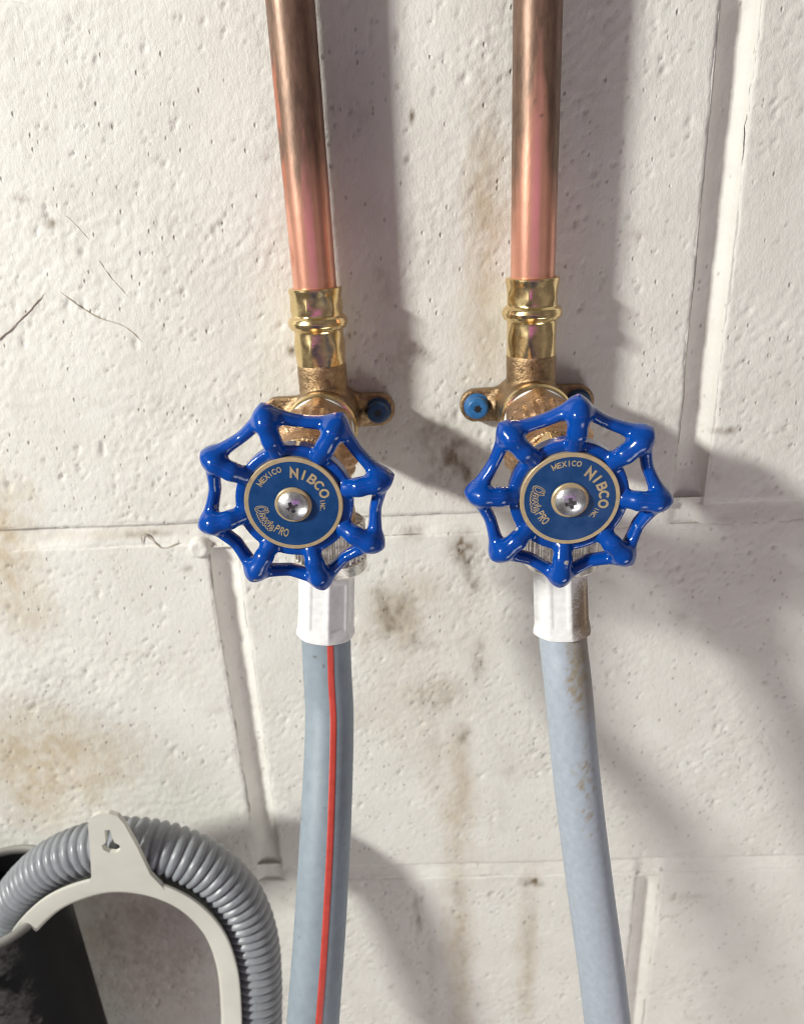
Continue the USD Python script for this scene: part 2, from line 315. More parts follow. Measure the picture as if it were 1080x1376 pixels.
BARE_AND_GLOW = [(-316, -128, 50, 34, .9), (-302, 4, 20, 42, .9), (-298, -36, 16, 18, .6), (-100, -160, 9, 60, .6), (-102, -270, 9, 80, .6), (-120, -90, 16, 40, .4), (-64, -270, 7, 60, .55), (-285, -250, 45, 80, .45), (-300, -122, 30, 24, .75), (-320, -105, 30, 22, .5), (-86, 118, 8, 36, .8), (-88, 80, 8, 20, .4), (-128, -54, 18, 22, .6), (-116, -36, 14, 12, .4), (-112, -130, 12, 26, .35), (-108, -92, 12, 14, .45), (-100, -60, 20, 30, .18), (-240, -4, 26, 3, .35), (-300, -4, 60, 3, .3), (-130, -100, 18, 18, .3)]  # left-edge entries at mid-height paint in a warm glow; the rest are bare

def spots(X, Z, lst, seed):
    P = np.stack([X * 0.09, Z * 0.06, 0 * X + seed], -1); w1 = meshkit.fbm(P, 4, seed) - .5; w2 = meshkit.fbm(P + 31, 4, seed + 5) - .5
    P3 = np.stack([X * 0.35, Z * 0.25, 0 * X], -1); br = meshkit.fbm(P3, 3, seed + 9)
    out = np.zeros_like(X)
    for (x, z, rx, rz, k) in lst:
        d = np.hypot((X - x) / rx + 1.1 * w1, (Z - z) / rz + 1.1 * w2)
        out = np.maximum(out, k * np.clip(1.25 - d, 0, 1) ** 0.8 * np.clip(0.3 + 1.3 * br, 0, 1.2))
    return np.clip(out, 0, 1)

def block(x0, x1, z0, z1, h, seed):
    def axis(a, b):
        n = max(4, int((b - a - 5) / h)); c = np.linspace(a + 2.5, b - 2.5, n)
        return np.r_[a, a + .5, a + 1.1, a + 1.8, c, b - 1.8, b - 1.1, b - .5, b]
    xs, zs = axis(x0, x1), axis(z0, z1)
    X, Z = np.meshgrid(xs, zs, indexing='ij')
    P = np.stack([X, 0 * X + seed * 0.37, Z], -1)
    H = 0.9 * (meshkit.fbm(P / 45, 3, 3) - .5)
    wear = np.zeros(X.shape + (3,))
    if h < 3:
        q = P * np.array([1, 1, .75])
        rough = np.clip(meshkit.fbm(P / 38, 3, 21) * 2.4 - .65, 0.22, 1.25)
        H += rough * (0.40 * (meshkit.fbm(q / 7.0, 3, 5) - .5) + 0.62 * (meshkit.fbm(q / 1.9, 2, 8) - .5) - .30 * np.abs(meshkit.fbm(q / 4.5, 3, 15) - .5) * 2)
        r = np.random.default_rng(100 + seed)
        dens = meshkit.fbm(P / 30, 3, 40)
        n = int((x1 - x0) * (z1 - z0) / 25)
        for _ in range(n):
            i, j = r.integers(4, len(xs) - 5), r.integers(4, len(zs) - 5)
            if r.random() > np.clip((dens[i, j] - .38) * 4.0, .1, 1): continue
            rx = min(0.22 + r.gamma(1.2, .15), 1.1); rz = rx * r.uniform(.8, 2.0); k = int(4 / h) + 3
            s = np.s_[max(0, i - k):i + k + 1, max(0, j - k):j + k + 1]
            d = np.hypot((X[s] - X[i, j]) / rx, (Z[s] - Z[i, j]) / rz); g = np.exp(-d ** 2)
            H[s] -= min(rx * 1.0, 1.0) * g
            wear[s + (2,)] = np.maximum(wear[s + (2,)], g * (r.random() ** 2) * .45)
        wear[..., 0] = spots(X, Z, STAINS, 2); wear[..., 1] = spots(X, Z, BARE_AND_GLOW, 4)
        wear[..., 0] = np.maximum(wear[..., 0], np.clip(meshkit.fbm(P / 11, 4, 77) - .62, 0, 1) * 1.6)
        near = np.minimum(np.minimum(X - x0, x1 - X), np.minimum(Z - z0, z1 - Z))
        chips = np.clip(meshkit.fbm(P / 7, 3, 55) - .5, 0, 1)
        H -= chips * 3 * np.exp(-near / 1.2)
    for d in (X - x0, x1 - X, Z - z0, z1 - Z):
        u = np.clip(1 - d / 1.6, 0, 1); H -= 0.9 * u ** 2
    if h < 3:      # edges that wander a little
        wob = lambda t, sd: 2.4 * (meshkit.fbm(np.stack([t / 16, 0 * t + sd, 0 * t], -1), 3, 90) - .5)
        for e, sd in ((x0, 1.3), (x1, 2.7)): X = X + wob(Z, sd + seed) * np.exp(-np.abs(X - e) / 7)
        for e, sd in ((z0, 3.1), (z1, 4.9)): Z = Z + wob(X, sd + seed) * np.exp(-np.abs(Z - e) / 5) * .8
    v = np.stack([X, -H, Z], -1).reshape(-1, 3)
    nr, nc = X.shape; f = grid_faces(nr, nc)
    ring = np.r_[np.arange(nr) * nc, (nr - 1) * nc + np.arange(1, nc), (np.arange(nr - 2, -1, -1)) * nc + nc - 1, np.arange(nc - 2, 0, -1)]
    back = v[ring].copy(); back[:, 1] = 60.0; n0 = len(v); L = len(ring)
    k = np.arange(L); a, b = ring[k], ring[(k + 1) % L]; c, d = n0 + (k + 1) % L, n0 + k
    f = np.vstack([f, np.stack([a, d, c], 1), np.stack([a, c, b], 1)])
    v = np.vstack([v, back]); w = np.vstack([wear.reshape(-1, 3), np.zeros((L, 3))])
    return v, f, w

# face orientation check: the front must look along -y
seed = 0
for row in range(-3, 2):
    z0, z1 = row * 203.0, row * 203.0 + 203.0 - BED
    odd = row % 2 == 0
    edges = [-406, 0, 406] if odd else [-609, -203, 203, 609]
    for xa, xb in zip(edges[:-1], edges[1:]):
        seed += 1
        seen = -2 <= row <= 0 and xa < 100 and xb > -380
        fine = 0.95 if (xa in (-406, -203)) else 1.15
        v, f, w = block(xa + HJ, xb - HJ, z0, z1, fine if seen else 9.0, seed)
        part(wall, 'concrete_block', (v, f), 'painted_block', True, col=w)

def mortar_v(xc, z0, z1, seed):
    xs = np.linspace(xc - HJ - 3, xc + HJ + 3, 40); zs = np.arange(z0 - 1, z1 + 1.2, 1.2)
    X, Z = np.meshgrid(xs, zs, indexing='ij'); P = np.stack([X, 0 * X + seed, Z], -1); u = (X - xc) / HJ
    Y = .45 + 6.3 * np.clip(1 - np.abs(u * .99) ** 2.4, 0, 1) ** .6 * np.clip(np.minimum(Z - z0 + 2, z1 + 2 - Z) / 16, .42, 1) ** .8 - 0.9 * (meshkit.fbm(P / 9, 3, 2) - .5) - .35 * (meshkit.fbm(P / 2.2, 2, 3) - .5)
    v = np.stack([X, Y, Z], -1).reshape(-1, 3)
    w = np.zeros(X.shape + (3,)); w[..., 0] = spots(X, Z, STAINS, 2) + np.clip(meshkit.fbm(P / 10, 3, 70) - .62, 0, 1)
    part(wall, 'mortar_joint', (v, grid_faces(*X.shape)), 'painted_block', True, col=w.reshape(-1, 3))

def mortar_h(zt, x0, x1, seed, depth):
    xs = np.arange(x0, x1 + 1, 1.3); zs = np.linspace(zt - BED - 3, zt + 3, 22)
    X, Z = np.meshgrid(xs, zs, indexing='ij'); P = np.stack([X, 0 * X + seed, Z], -1); u = (Z - zt + BED / 2) / (BED / 2)
    gone = np.clip(meshkit.fbm(P[..., [0, 1]] [..., [0, 1, 1]] / 28, 2, 6 + seed) * 2.2 - .75, 0, 1)
    Y = np.where(np.abs(u) > 1, .45, depth + 0.6 * np.clip(u, -1, 1)) + .9 * np.sqrt(np.clip(1 - u * u * .9, 0, 1)) * gone - 1.0 * (meshkit.fbm(P / 12, 3, 12) - .5) - .45 * (meshkit.fbm(P / 2.4, 2, 13) - .5)
    for xc in (-406, -203, 0, 203): Y = Y + 2.2 * np.exp(-((X - xc) / 6.5) ** 4) * (np.abs(u) < 1.6)
    v = np.stack([X, Y, Z], -1).reshape(-1, 3)
    w = np.zeros(X.shape + (3,)); w[..., 0] = spots(X, Z, STAINS, 2); w[..., 1] = spots(X, Z, BARE_AND_GLOW, 4)
    part(wall, 'mortar_joint', (v, grid_faces(*X.shape)), 'painted_block', True, col=w.reshape(-1, 3))

mortar_h(0, -480, 280, 1, 0.9); mortar_h(-203, -480, 280, 2, 0.7); mortar_h(203, -480, 280, 3, 0.9); mortar_h(-406, -480, 280, 4, .9)
mortar_v(0, 0, 194, 1); mortar_v(-203, -203, -9, 2); mortar_v(0, -406, -212, 3); mortar_v(203, -203, -9, 4); mortar_v(-203, 203, 397, 5)

def line_tube(pts, r, seed):
    p, _ = resample(catmull(pts, 8), 0.8); q = p.copy()
    q += 0.5 * (np.stack([meshkit.fbm(p / 3, 3, seed + k) for k in range(3)], 1) - .5) * np.array([1.6, 0.4, 1.6])
    n = len(q); rad = r * (0.35 + 0.9 * meshkit.noise(q / 2.5, seed)) * np.minimum(1, np.minimum(np.arange(n), np.arange(n)[::-1]) / 6 + .2)
    return outward(sweep(q, lambda i: circle(rad[i], 6), (0, -1, 0)))
for k, (pts, r) in enumerate([([(-282, 0, 80), (-270, 0, 88), (-256, 0, 99)], .28), ([(-250, 0, 99), (-247, 0, 96), (-238, 0, 89), (-228, 0, 85), (-221, 0, 78)], .34),
                              ([(-244, 0, 127), (-240, 0, 124), (-235, 0, 117)], .22), ([(-234, 0, 113), (-230, 0, 104), (-224, 0, 96)], .2), ([(-238, 0, -10), (-236, 0, -4), (-229, 0, -11), (-221, 0, -9)], .35)]):
    part(wall, 'crack', line_tube([(a, -0.1, c) for a, b, c in pts], r, 11 + k), 'crack_dark', True)

def blob(c, R, seed):
    t = rev([(0.01, 2.6), (R * .3, 2.7), (R * .55, 3.0), (R * .8, 2.9), (R * .95, 2.0), (R * 1.05, .6), (R * 1.25, -2.0)], 40, 'y')
    v = np.array(t.vertices); v += .5 * (meshkit.fbm(v / 2.5, 3, seed)[:, None] - .5); return trimesh.Trimesh(v + np.array(c), t.faces[:, ::-1], process=False)
pl = thing('painted_plug', (-212.5, 0, -12), 'small round plug painted over white at the left joint crossing', 'plug')
bm = blob((-212.5, 1.0, -12), 4.6, 4)
part(pl, 'plug_body', bm, 'painted_block', True, col=np.zeros((len(bm.vertices), 3)))

# ------------------------------------------------------------------ copper pipes, drop-ear elbows
LX, RX, AZ, PY = -149.6, -70.3, 48.5, -14.6
def fix(mm):   # revolve about z gives outward faces only one way
    return outward(mm)

def pipe(x, z0, z1, seed, label, left):
    zs = np.arange(z0, z1, 0.9); n = 64; a = np.arange(n) / n * 2 * np.pi
    A, Z = np.meshgrid(a, zs, indexing='xy'); R = 7.94 + 0.06 * (meshkit.noise(np.stack([np.cos(A) * 2, np.sin(A) * 2, Z / 12], -1), seed) - .5)
    v = np.stack([x + R * np.cos(A), PY + R * np.sin(A), Z], -1).reshape(-1, 3)
    f = grid_faces(len(zs), n, True)
    ux, uy = np.cos(A), -np.sin(A)          # ux: towards the right, uy: towards the viewer
    s1 = meshkit.fbm(np.stack([ux * 4, uy * 4, Z / 30], -1), 4, seed) - .5; s2 = meshkit.fbm(np.stack([ux * 9, uy * 9, Z / 14], -1), 3, seed + 3) - .5
    if left: lim = 137 - 10 * np.clip(ux * 1.0, -1, 1) * 0 + 16 * np.clip(-ux, 0, 1) * 0 + 8 * np.clip(ux - .2, -.4, .5)
    else: lim = 158 - 34 * np.clip(np.abs(ux + .05) * 1.25 - .15, 0, 1) ** 1.0
    t = 1 / (1 + np.exp(-(Z - lim + 26 * s1 + 12 * s2) / 9.0)); t = t * (1.02 + .9 * (meshkit.fbm(np.stack([ux * 5, uy * 5, Z / 7], -1), 4, seed + 8) - .5)); t = np.maximum(t, .8 * np.clip((meshkit.fbm(np.stack([ux * 6, uy * 6, Z / 2.4], -1), 3, seed + 21) - .70) * 8, 0, 1) * (Z > 140))
    w = np.zeros(A.shape + (3,)); w[..., 0] = np.clip(t, 0, 1)
    if left: w[..., 1] = np.clip((meshkit.fbm(np.stack([ux * 2, uy * 2, Z / 9], -1), 3, 60) - .46) * 5, 0, 1) * (ux < -.72) * (Z > 105) * .9
    ob = thing('copper_pipe', (x, PY, z0), label, 'pipe', 'copper water pipes')
    part(ob, 'pipe_wall', outward(trimesh.Trimesh(v, f, process=False)), 'copper', True, col=w.reshape(-1, 3))
pipe(LX, 72, 330, 3, 'left copper pipe, brown tarnish above a cleaned pink end, red paint along its edge', True)
pipe(RX, 73, 330, 9, 'right copper pipe, cleaned pink tongue reaching high into the dark tarnish', False)

def elbow(x, label, seed, dz):
    ob = thing('drop_ear_elbow', (x, 0, AZ), label, 'pipe elbow', 'brass drop-ear elbows')
    def f(X, Y, Z):
        zr = np.hypot(X, Y - PY); d = cyl(zr, Z, 9.3, -8, 22, 1.2)
        d = smin(d, np.sqrt(X ** 2 + (Y - PY) ** 2 + Z ** 2) - 11.6, 2.0)
        d = smin(d, cyl(np.hypot(X, Z), Y, 12.6, -2, -31.5, .7), 1.2)
        e = np.maximum(np.maximum(np.abs(X) - 20, 0), 0); e = np.hypot(e, Z) - 6.2
        slab = np.maximum(e, np.abs(Y + 4.2) - 1.7) - .4
        slab = np.maximum(slab, -(np.hypot(np.abs(X) - 20, Z) - 2.6))
        d = smin(d, slab, 2.5)
        web = capsule(X, Y, Z, (-13, -6, 0), (13, -6, 0), 3.4); d = smin(d, web, 3)
        P = np.stack([X, Y, Z], -1) / 1.6 + seed
        return d + 0.22 * (meshkit.noise(P, seed) - .5)
    g = nets(f, (-28.5, -34, -15), (28.5, 1.0, 24), 0.62); g.vertices = g.vertices + [x, 0, AZ]
    part(ob, 'elbow_body', outward(g), 'cast_brass', True)
    # machined end ring, faintly bright
    part(ob, 'end_ring', outward(rev([(9.8, 28), (13.0, 28.4), (13.5, 29.2), (13.5, 32.2), (12.9, 33.0), (12.2, 33.2), (11.9, 32.6), (9.8, 32.4), (9.8, 28)], 72, 'y', (x, 0, AZ))), 'polished_brass', 35)
    z0 = 21.0 + dz
    pr = [(8.2, z0), (9.2, z0 + .1), (9.25, z0 + 8), (9.1, z0 + 12.2), (9.3, z0 + 12.9), (10.3, z0 + 13.4), (11.0, z0 + 14.6), (11.1, z0 + 15.8), (10.6, z0 + 17.2), (9.6, z0 + 18.0), (9.35, z0 + 18.6), (9.3, z0 + 22),
          (9.5, z0 + 25), (9.85, z0 + 27.0), (9.85, z0 + 27.7), (9.4, z0 + 28.0), (8.1, z0 + 27.9), (8.0, z0 + 20)]
    fine = []
    for (ra, za), (rb, zb) in zip(pr[:-1], pr[1:]):
        for t in np.linspace(0, 1, 5, endpoint=False): fine.append((ra + t * (rb - ra), za + t * (zb - za)))
    def mod(a, h):
        dent = np.exp(-((h - z0 - 21) / 2.8) ** 2) + .8 * np.exp(-((h - z0 - 6) / 4.0) ** 2)
        hx = 1 / np.cos((a + np.pi / 6 + .25) % (np.pi / 3) - np.pi / 6) - 1.05
        return dent * hx * 5.2 * (h < z0 + 27.5) * (h > z0 + .5)
    part(ob, 'press_socket', outward(rev(fine, 96, 'z', (x, PY, AZ), mod)), 'polished_brass', 50)
    return ob
elbow(LX, 'left drop-ear brass elbow with a polished crimped collar under the tarnished pipe', 1, 0.0)
elbow(RX, 'right drop-ear brass elbow, both ears and a blue screw beside it showing', 2, 0.0)

def wall_screw(x, label, z=AZ, rot=0.2, paint='blue_screw'):
    ob = thing('wall_screw', (x, -6.3, z), label, 'screw', 'blue wall screws')
    h = outward(rev([(0.01, 5.2), (1.75, 5.2), (1.75, 5.21), (3.3, 5.3), (4.0, 4.9), (4.35, 4.0), (4.4, 1.2), (5.1, .9), (5.1, .1), (0.01, .1)], 48, 'y', (x, -6.3, z)))
    part(ob, 'screw_head', h, paint, 40)
    a = np.arange(12) / 12 * 2 * np.pi; rr = np.where(np.arange(12) % 2, 1.15, 1.75)
    poly = Polygon(np.stack([rr * np.cos(a + rot), rr * np.sin(a + rot)], 1))
    t = trimesh.creation.extrude_polygon(poly, .15, engine='earcut'); v = np.array(t.vertices); v = np.stack([v[:, 0], -v[:, 2], v[:, 1]], 1) + [x, -11.45, z]
    part(ob, 'drive_recess', outward(trimesh.Trimesh(v, t.faces, process=False)), 'recess_dark')
    part(ob, 'shank', outward(rev([(0.01, 0.2), (2.3, .2), (2.3, -14), (0.01, -18)], 20, 'y', (x, -6.3, z))), 'blue_screw', 40)
wall_screw(RX - 20, 'bright blue screw in the left ear of the right elbow')
wall_screw(RX + 20, 'blue screw with painted-in shade in the right ear of the right elbow, half hidden by the wheel', rot=.5, paint='shaded_blue_screw')
wall_screw(LX + 20, 'blue screw with painted deep shade in the right ear of the left elbow', rot=.8, paint='shaded_blue_screw')

# ------------------------------------------------------------------ valves with hand wheels
def wheel_sdf(U, W, A):
    th = np.arctan2(W, U); r = np.hypot(U, W); k = np.pi / 4; f = (th + k / 2) % k - k / 2
    x, y = r * np.cos(f), np.abs(r * np.sin(f))
    t = np.abs(np.abs(f) / (k / 2)); tm = 1 - t                       # tm: 1 at the tip, 0 midway
    rr = 21.6 + 2.8 * tm ** 1.7; a0 = -2.9 - 1.5 * (1 - tm)
    slope = 1 / np.sqrt(1 + (2.7 * 1.7 * tm ** 0.7 / (k / 2) / 23) ** 2)
    dr = (r - rr) * slope
    hw = 1.65 + 0.9 * tm ** 2.5; rim = np.sqrt((dr / hw) ** 2 + ((A - a0) / 2.7) ** 2); rim = (rim - 1) * 1.7
    pts = [(14.6, 0, -2.0), (18, 0, -0.4), (22.5, 0, 0.0), (23.9, 0, -1.2), (24.3, 0, -3.4)]
    rad = [2.5, 2.55, 2.5, 2.3]
    sp = None
    for a, b, q in zip(pts[:-1], pts[1:], rad):
        d = capsule(x, y, A, a, b, q); sp = d if sp is None else smin(sp, d, .8)
    d = smin(rim, sp, 2.0)
    q0, q1 = np.abs(r - 14.2) - .75, np.abs(A + 3.9) - 2.0
    hub = np.minimum(np.maximum(q0, q1), 0) + np.sqrt(np.maximum(q0, 0) ** 2 + np.maximum(q1, 0) ** 2) - .75
    d = smin(d, hub, .9)
    d = smin(d, cyl(r, A, 13.6, -6.2, -3.0, .5), .5)
    d = smin(d, cyl(r, A, 6.0, -11, -4, .8), 1.0)
    return d + 0.06 * (meshkit.noise(np.stack([U, W, A], -1) / 3.2, 5) - .5)
WHEEL = outward(nets(wheel_sdf, (-29, -29, -12), (29, 29, 5.0), 0.5))

def phillips():
    R, H = 3.95, 1.35; S = (R * R + H * H) / (2 * H)
    dome = manifold3d.Manifold.sphere(S, 128).translate([0, 0, H - S]).trim_by_plane([0, 0, 1], 0)
    rimc = manifold3d.Manifold.cylinder(.7, R, R, 64).translate([0, 0, -.7]); s = dome + rimc
    for a in (0, 90):
        c = manifold3d.Manifold.hull_points(np.array([(sx * l, sy * w, z) for sx in (-1, 1) for sy in (-1, 1) for l, w, z in ((2.6, .66, 3), (1.2, .45, .1))])).rotate([0, 0, a]); s = s - c
    s = s - manifold3d.Manifold.cylinder(2.8, .4, 1.25, 24).translate([0, 0, .3])
    return s
SCREW = meshkit.arrays(phillips(), False)[:2]

def stroke_word():
    """cursive word drawn as strokes, 1 unit = capital height."""
    g = [[(.62, .80), (.50, .98), (.28, .95), (.08, .62), (.10, .22), (.30, .02), (.52, .10), (.68, .28)],
         [(.68, .28), (.86, .62), (.92, .98), (.80, .95), (.74, .55), (.76, .10), (.88, .04), (.98, .20)],
         [(1.34, .46), (1.18, .52), (1.04, .34), (1.06, .08), (1.20, .04), (1.34, .30), (1.36, .48), (1.35, .10), (1.46, .04), (1.54, .18)],
         [(1.54, .18), (1.72, .56), (1.78, .40), (1.84, .14), (1.72, .02), (1.58, .10)], [(1.80, .06), (1.98, .20)],
         [(1.98, .18), (2.14, .56), (2.20, .40), (2.26, .14), (2.14, .02), (2.00, .10)], [(2.22, .06), (2.38, .22)],
         [(2.38, .20), (2.48, .50), (2.48, .10), (2.58, .04), (2.68, .18)],
         [(3.02, .44), (2.90, .52), (2.76, .34), (2.78, .08), (2.92, .02), (3.10, .16)]]
    lines = [LineString(catmull([(a, b, 0) for a, b in s], 8)[:, :2]) for s in g]
    lines.append(LineString([(2.50, .72), (2.54, .76)]))
    from shapely import union_all
    U = union_all(lines)
    return U.buffer(.135).difference(U.buffer(.055))

def glyph(ch, wd):
    """plain sans capitals, 1 high, centred on x = 0."""
    el = lambda cx, cy, rx, ry, a0, a1: [(cx + rx * math.cos(math.radians(t)), cy + ry * math.sin(math.radians(t))) for t in np.linspace(a0, a1, 20)]
    k = wd / 2; lo, hi = k, 1 - k
    G = {'N': [[(-.3, lo), (-.3, hi), (.3, lo), (.3, hi)]], 'I': [[(0, lo), (0, hi)]], 'O': [el(0, .5, .36, .5 - k, 0, 360)], 'C': [el(0, .5, .36, .5 - k, 42, 318)],
         'B': [[(-.27, lo), (-.27, hi), (0, hi)] + el(0, .75 - k / 2, .22, .25 - k / 2, 90, -90) + [(-.27, .5)], [(0, .5)] + el(.02, .25 + k / 2, .26, .25 - k / 2, 90, -90) + [(-.27, lo)]],
         'M': [[(-.36, lo), (-.36, hi), (0, lo + .15), (.36, hi), (.36, lo)]], 'E': [[(.26, hi), (-.24, hi), (-.24, lo), (.26, lo)], [(-.24, .5), (.2, .5)]], 'X': [[(-.3, lo), (.3, hi)], [(-.3, hi), (.3, lo)]],
         'P': [[(-.25, lo), (-.25, hi), (0, hi)] + el(0, .73, .25, .27 - k, 90, -90) + [(-.25, .46 + k)]], 'R': [[(-.25, lo), (-.25, hi), (0, hi)] + el(0, .73, .25, .27 - k, 90, -90) + [(-.25, .46 + k)], [(0, .46 + k), (.27, lo)]],
         '.': [[(-.25, lo), (-.25, lo + .04)]]}[ch]
    from shapely import union_all
    U = union_all([LineString(q).buffer(k, cap_style='square' if ch not in 'CO' else 'flat', join_style='mitre') for q in G])
    return getattr(U, 'geoms', [U])

def lettering(rot):
    out = []
    def arc(word, r, a0, a1, h, bottom=False, wd=.17, squash=1.0):
        for ch, an in zip(word, np.linspace(math.radians(a0), math.radians(a1), len(word))):
            for gq in glyph(ch, wd):
                t = trimesh.creation.extrude_polygon(gq, .09, engine='earcut'); v = np.array(t.vertices) * [h * squash, h, 1]; v[:, 1] -= h / 2
                ph = an + (math.pi / 2 if bottom else -math.pi / 2) + rot; c, s = math.cos(ph), math.sin(ph)
                out.append(trimesh.Trimesh(np.stack([v[:, 0] * c - v[:, 1] * s + r * math.cos(an + rot), v[:, 0] * s + v[:, 1] * c + r * math.sin(an + rot), v[:, 2]], 1), t.faces, process=False))
    arc('NIBCO', 8.8, 83, 18, 2.75, wd=.21); arc('MEXICO', 10.15, 142, 106, 1.55, wd=.18, squash=.95); arc('INC.', 7.7, 5, -18, 1.3, wd=.18, squash=.85); arc('PRO', 8.5, 233.5, 251, 2.4, True, wd=.17, squash=.62)
    sh = stroke_word(); k = 2.9; r0 = 10.1
    for gq in getattr(sh, 'geoms', [sh]):
        gq = gq.segmentize(.12)
        t = trimesh.creation.extrude_polygon(gq, .09, engine='earcut'); v = np.array(t.vertices)
        an = math.radians(181) + v[:, 0] * 2.25 / 8.75 + rot + 0.0; rr = r0 - v[:, 1] * k
        out.append(trimesh.Trimesh(np.stack([rr * np.cos(an), rr * np.sin(an), v[:, 2]], 1), t.faces, process=False))
    return trimesh.util.concatenate(out)

def valve(x, hub, wheel_rot, plate_rot, cross_rot, nut, collar_seed, label):
    """hub: centre of the plate's face; nut: (top, bottom) of the outlet nut's axis."""
    hub = np.array(hub, float); ob = thing('hose_valve', (x, -33, AZ), label, 'valve', 'hose valves with blue wheels')
    ax = hub - np.array([x, -33.0, AZ]); L = np.linalg.norm(ax); ax /= L
    R = np.stack([np.cross([0, 0, 1.0], -ax) * -1, [0, 0, 0], ax], 1)
    u = np.cross(np.array([0, 0, 1.0]), ax) * 1.0; u /= np.linalg.norm(u); w = np.cross(ax, u)          # u right, w up, ax to the viewer
    def put(v):
        v = v * 1.055
        return hub + v[:, :1] * u + v[:, 1:2] * w + v[:, 2:3] * ax
    # body (world frame relative to the axis)
    o = np.array(nut[0], float)
    def f(X, Y, Z):
        p = np.stack([X, Y, Z], -1) - np.array([x, -33.0, AZ]); s = p @ ax; a = p @ u; b = p @ w; rad = np.hypot(a, b); an = np.arctan2(b, a)
        hx = hexr(a, b, 0.0); d = cyl(np.maximum(hx, rad - 1.0), s, 11.6, -1.0, 13, .8)
        gl = np.sqrt((rad / 15.2) ** 2 + ((s - 25) / 12.5) ** 2); gl = (gl - 1) * 12.5
        gl = gl - 0.35 * np.cos(an * 26) * np.exp(-((s - 25) / 8) ** 2) * (rad > 9)
        d = smin(d, gl, 2.0)
        d = smin(d, cyl(rad, s, 10.5, 30, 43, .7), 1.5)
        d = smin(d, capsule(X, Y, Z, np.array([x, -33.0, AZ]) + ax * 26, o, 9.6), 3)
        return d + 0.26 * (meshkit.noise(np.stack([X, Y, Z], -1) / 1.3, 8) - .5)
    lo = np.array([x - 20, -33 - 46, 18]); hi = np.array([x + 20, -30, AZ + 18])
    part(ob, 'valve_body', outward(nets(f, lo, hi, 0.7)), 'cast_bronze', True)
    def axial(profile, n, hexn=None, rot=0.0):
        t = rev(profile, n, 'z', (0, 0, 0), mod=(lambda a, h: (1 / np.cos((a + rot) % (2 * np.pi / hexn) - np.pi / hexn) - 1) * 9.0 * ((h > .4) & (h < 8.6)) ) if hexn else None)
        v = np.array(t.vertices); base = np.array([x, -33.0, AZ])
        return outward(trimesh.Trimesh(base + v[:, :1] * u + v[:, 1:2] * w + v[:, 2:3] * ax, t.faces, process=False))
    part(ob, 'thread_seal', axial([(11.0, .2), (12.1, .25), (12.3, .8), (11.9, 1.2), (11.0, 1.2)], 60), 'teflon', True)
    pn = axial([(3, .1), (9.0, .15), (9.4, .6), (9.4, 8.3), (8.8, 8.9), (5.0, 9.0), (5.0, 12.5), (4.2, 13)], 96, 6, .3); pn.vertices = pn.vertices + ax * 43.5
    part(ob, 'packing_nut', pn, 'polished_brass', 30)
    st = axial([(0.01, 0), (3.2, 0), (3.2, 18), (0.01, 18)], 24); st.vertices = st.vertices + ax * (L - 26); part(ob, 'stem', st, 'polished_brass', 30)
    c, s = math.cos(wheel_rot), math.sin(wheel_rot); v = np.array(WHEEL.vertices); v = np.stack([v[:, 0] * c - v[:, 1] * s, v[:, 0] * s + v[:, 1] * c, v[:, 2]], 1)
    wh = part(ob, 'hand_wheel', (put(v), WHEEL.faces), 'wheel_paint', True)
    def place(t, z): 
        q = np.array(t.vertices) + [0, 0, z]; return outward(trimesh.Trimesh(put(q), t.faces, process=False))
    part(wh, 'name_plate', place(rev([(0.01, -1.6), (12.9, -1.6), (13.0, -1.45), (13.0, -.12), (12.88, 0), (0.01, 0)], 96), 0), 'gold_print', 30, label='gold edged round plate with blue face')
    part(wh, 'plate_face', place(rev([(4.7, -.02), (4.7, .06), (11.85, .06), (11.85, -.02)], 96), 0), 'plate_blue', 30)
    part(wh, 'plate_lettering', place(lettering(plate_rot), .05), 'gold_print')
    part(wh, 'washer', place(rev([(0.01, 0.05), (4.85, .05), (4.85, .5), (4.55, .8), (0.01, .8)], 64), 0), 'gold_print', 30)
    cr = [manifold3d.Manifold.cube([l, wd_, .12], True) for l, wd_ in ((4.2, 1.0), (1.0, 4.2))]; cr = meshkit.arrays((cr[0] + cr[1]).rotate([0, 0, math.degrees(cross_rot)]).translate([0, 0, 2.02]))
    sv = SCREW[0]; c, s = math.cos(cross_rot), math.sin(cross_rot); sv = np.stack([sv[:, 0] * c - sv[:, 1] * s, sv[:, 0] * s + sv[:, 1] * c, sv[:, 2] + 1.5], 1)
    part(wh, 'wheel_screw', (put(sv), SCREW[1]), 'screw_steel', 28)
    part(wh, 'screw_slot', (put(cr[0]), cr[1]), 'slot_dark')
    return ob
valve(LX, (-149.2, -105, 47.6), math.radians(12.5), 0.0, math.radians(20), ((-146.0, -62, 27), (-146.5, -63, 6)), 1, 'left hose valve with blue eight-spoke hand wheel, above the red-striped hose')
valve(RX, (-72.8, -105, 45.8), math.radians(-3.5), math.radians(-27), math.radians(12), ((-66.0, -62, 25), (-66, -63, 4)), 2, 'right hose valve with blue eight-spoke hand wheel, above the dirty pale hose')

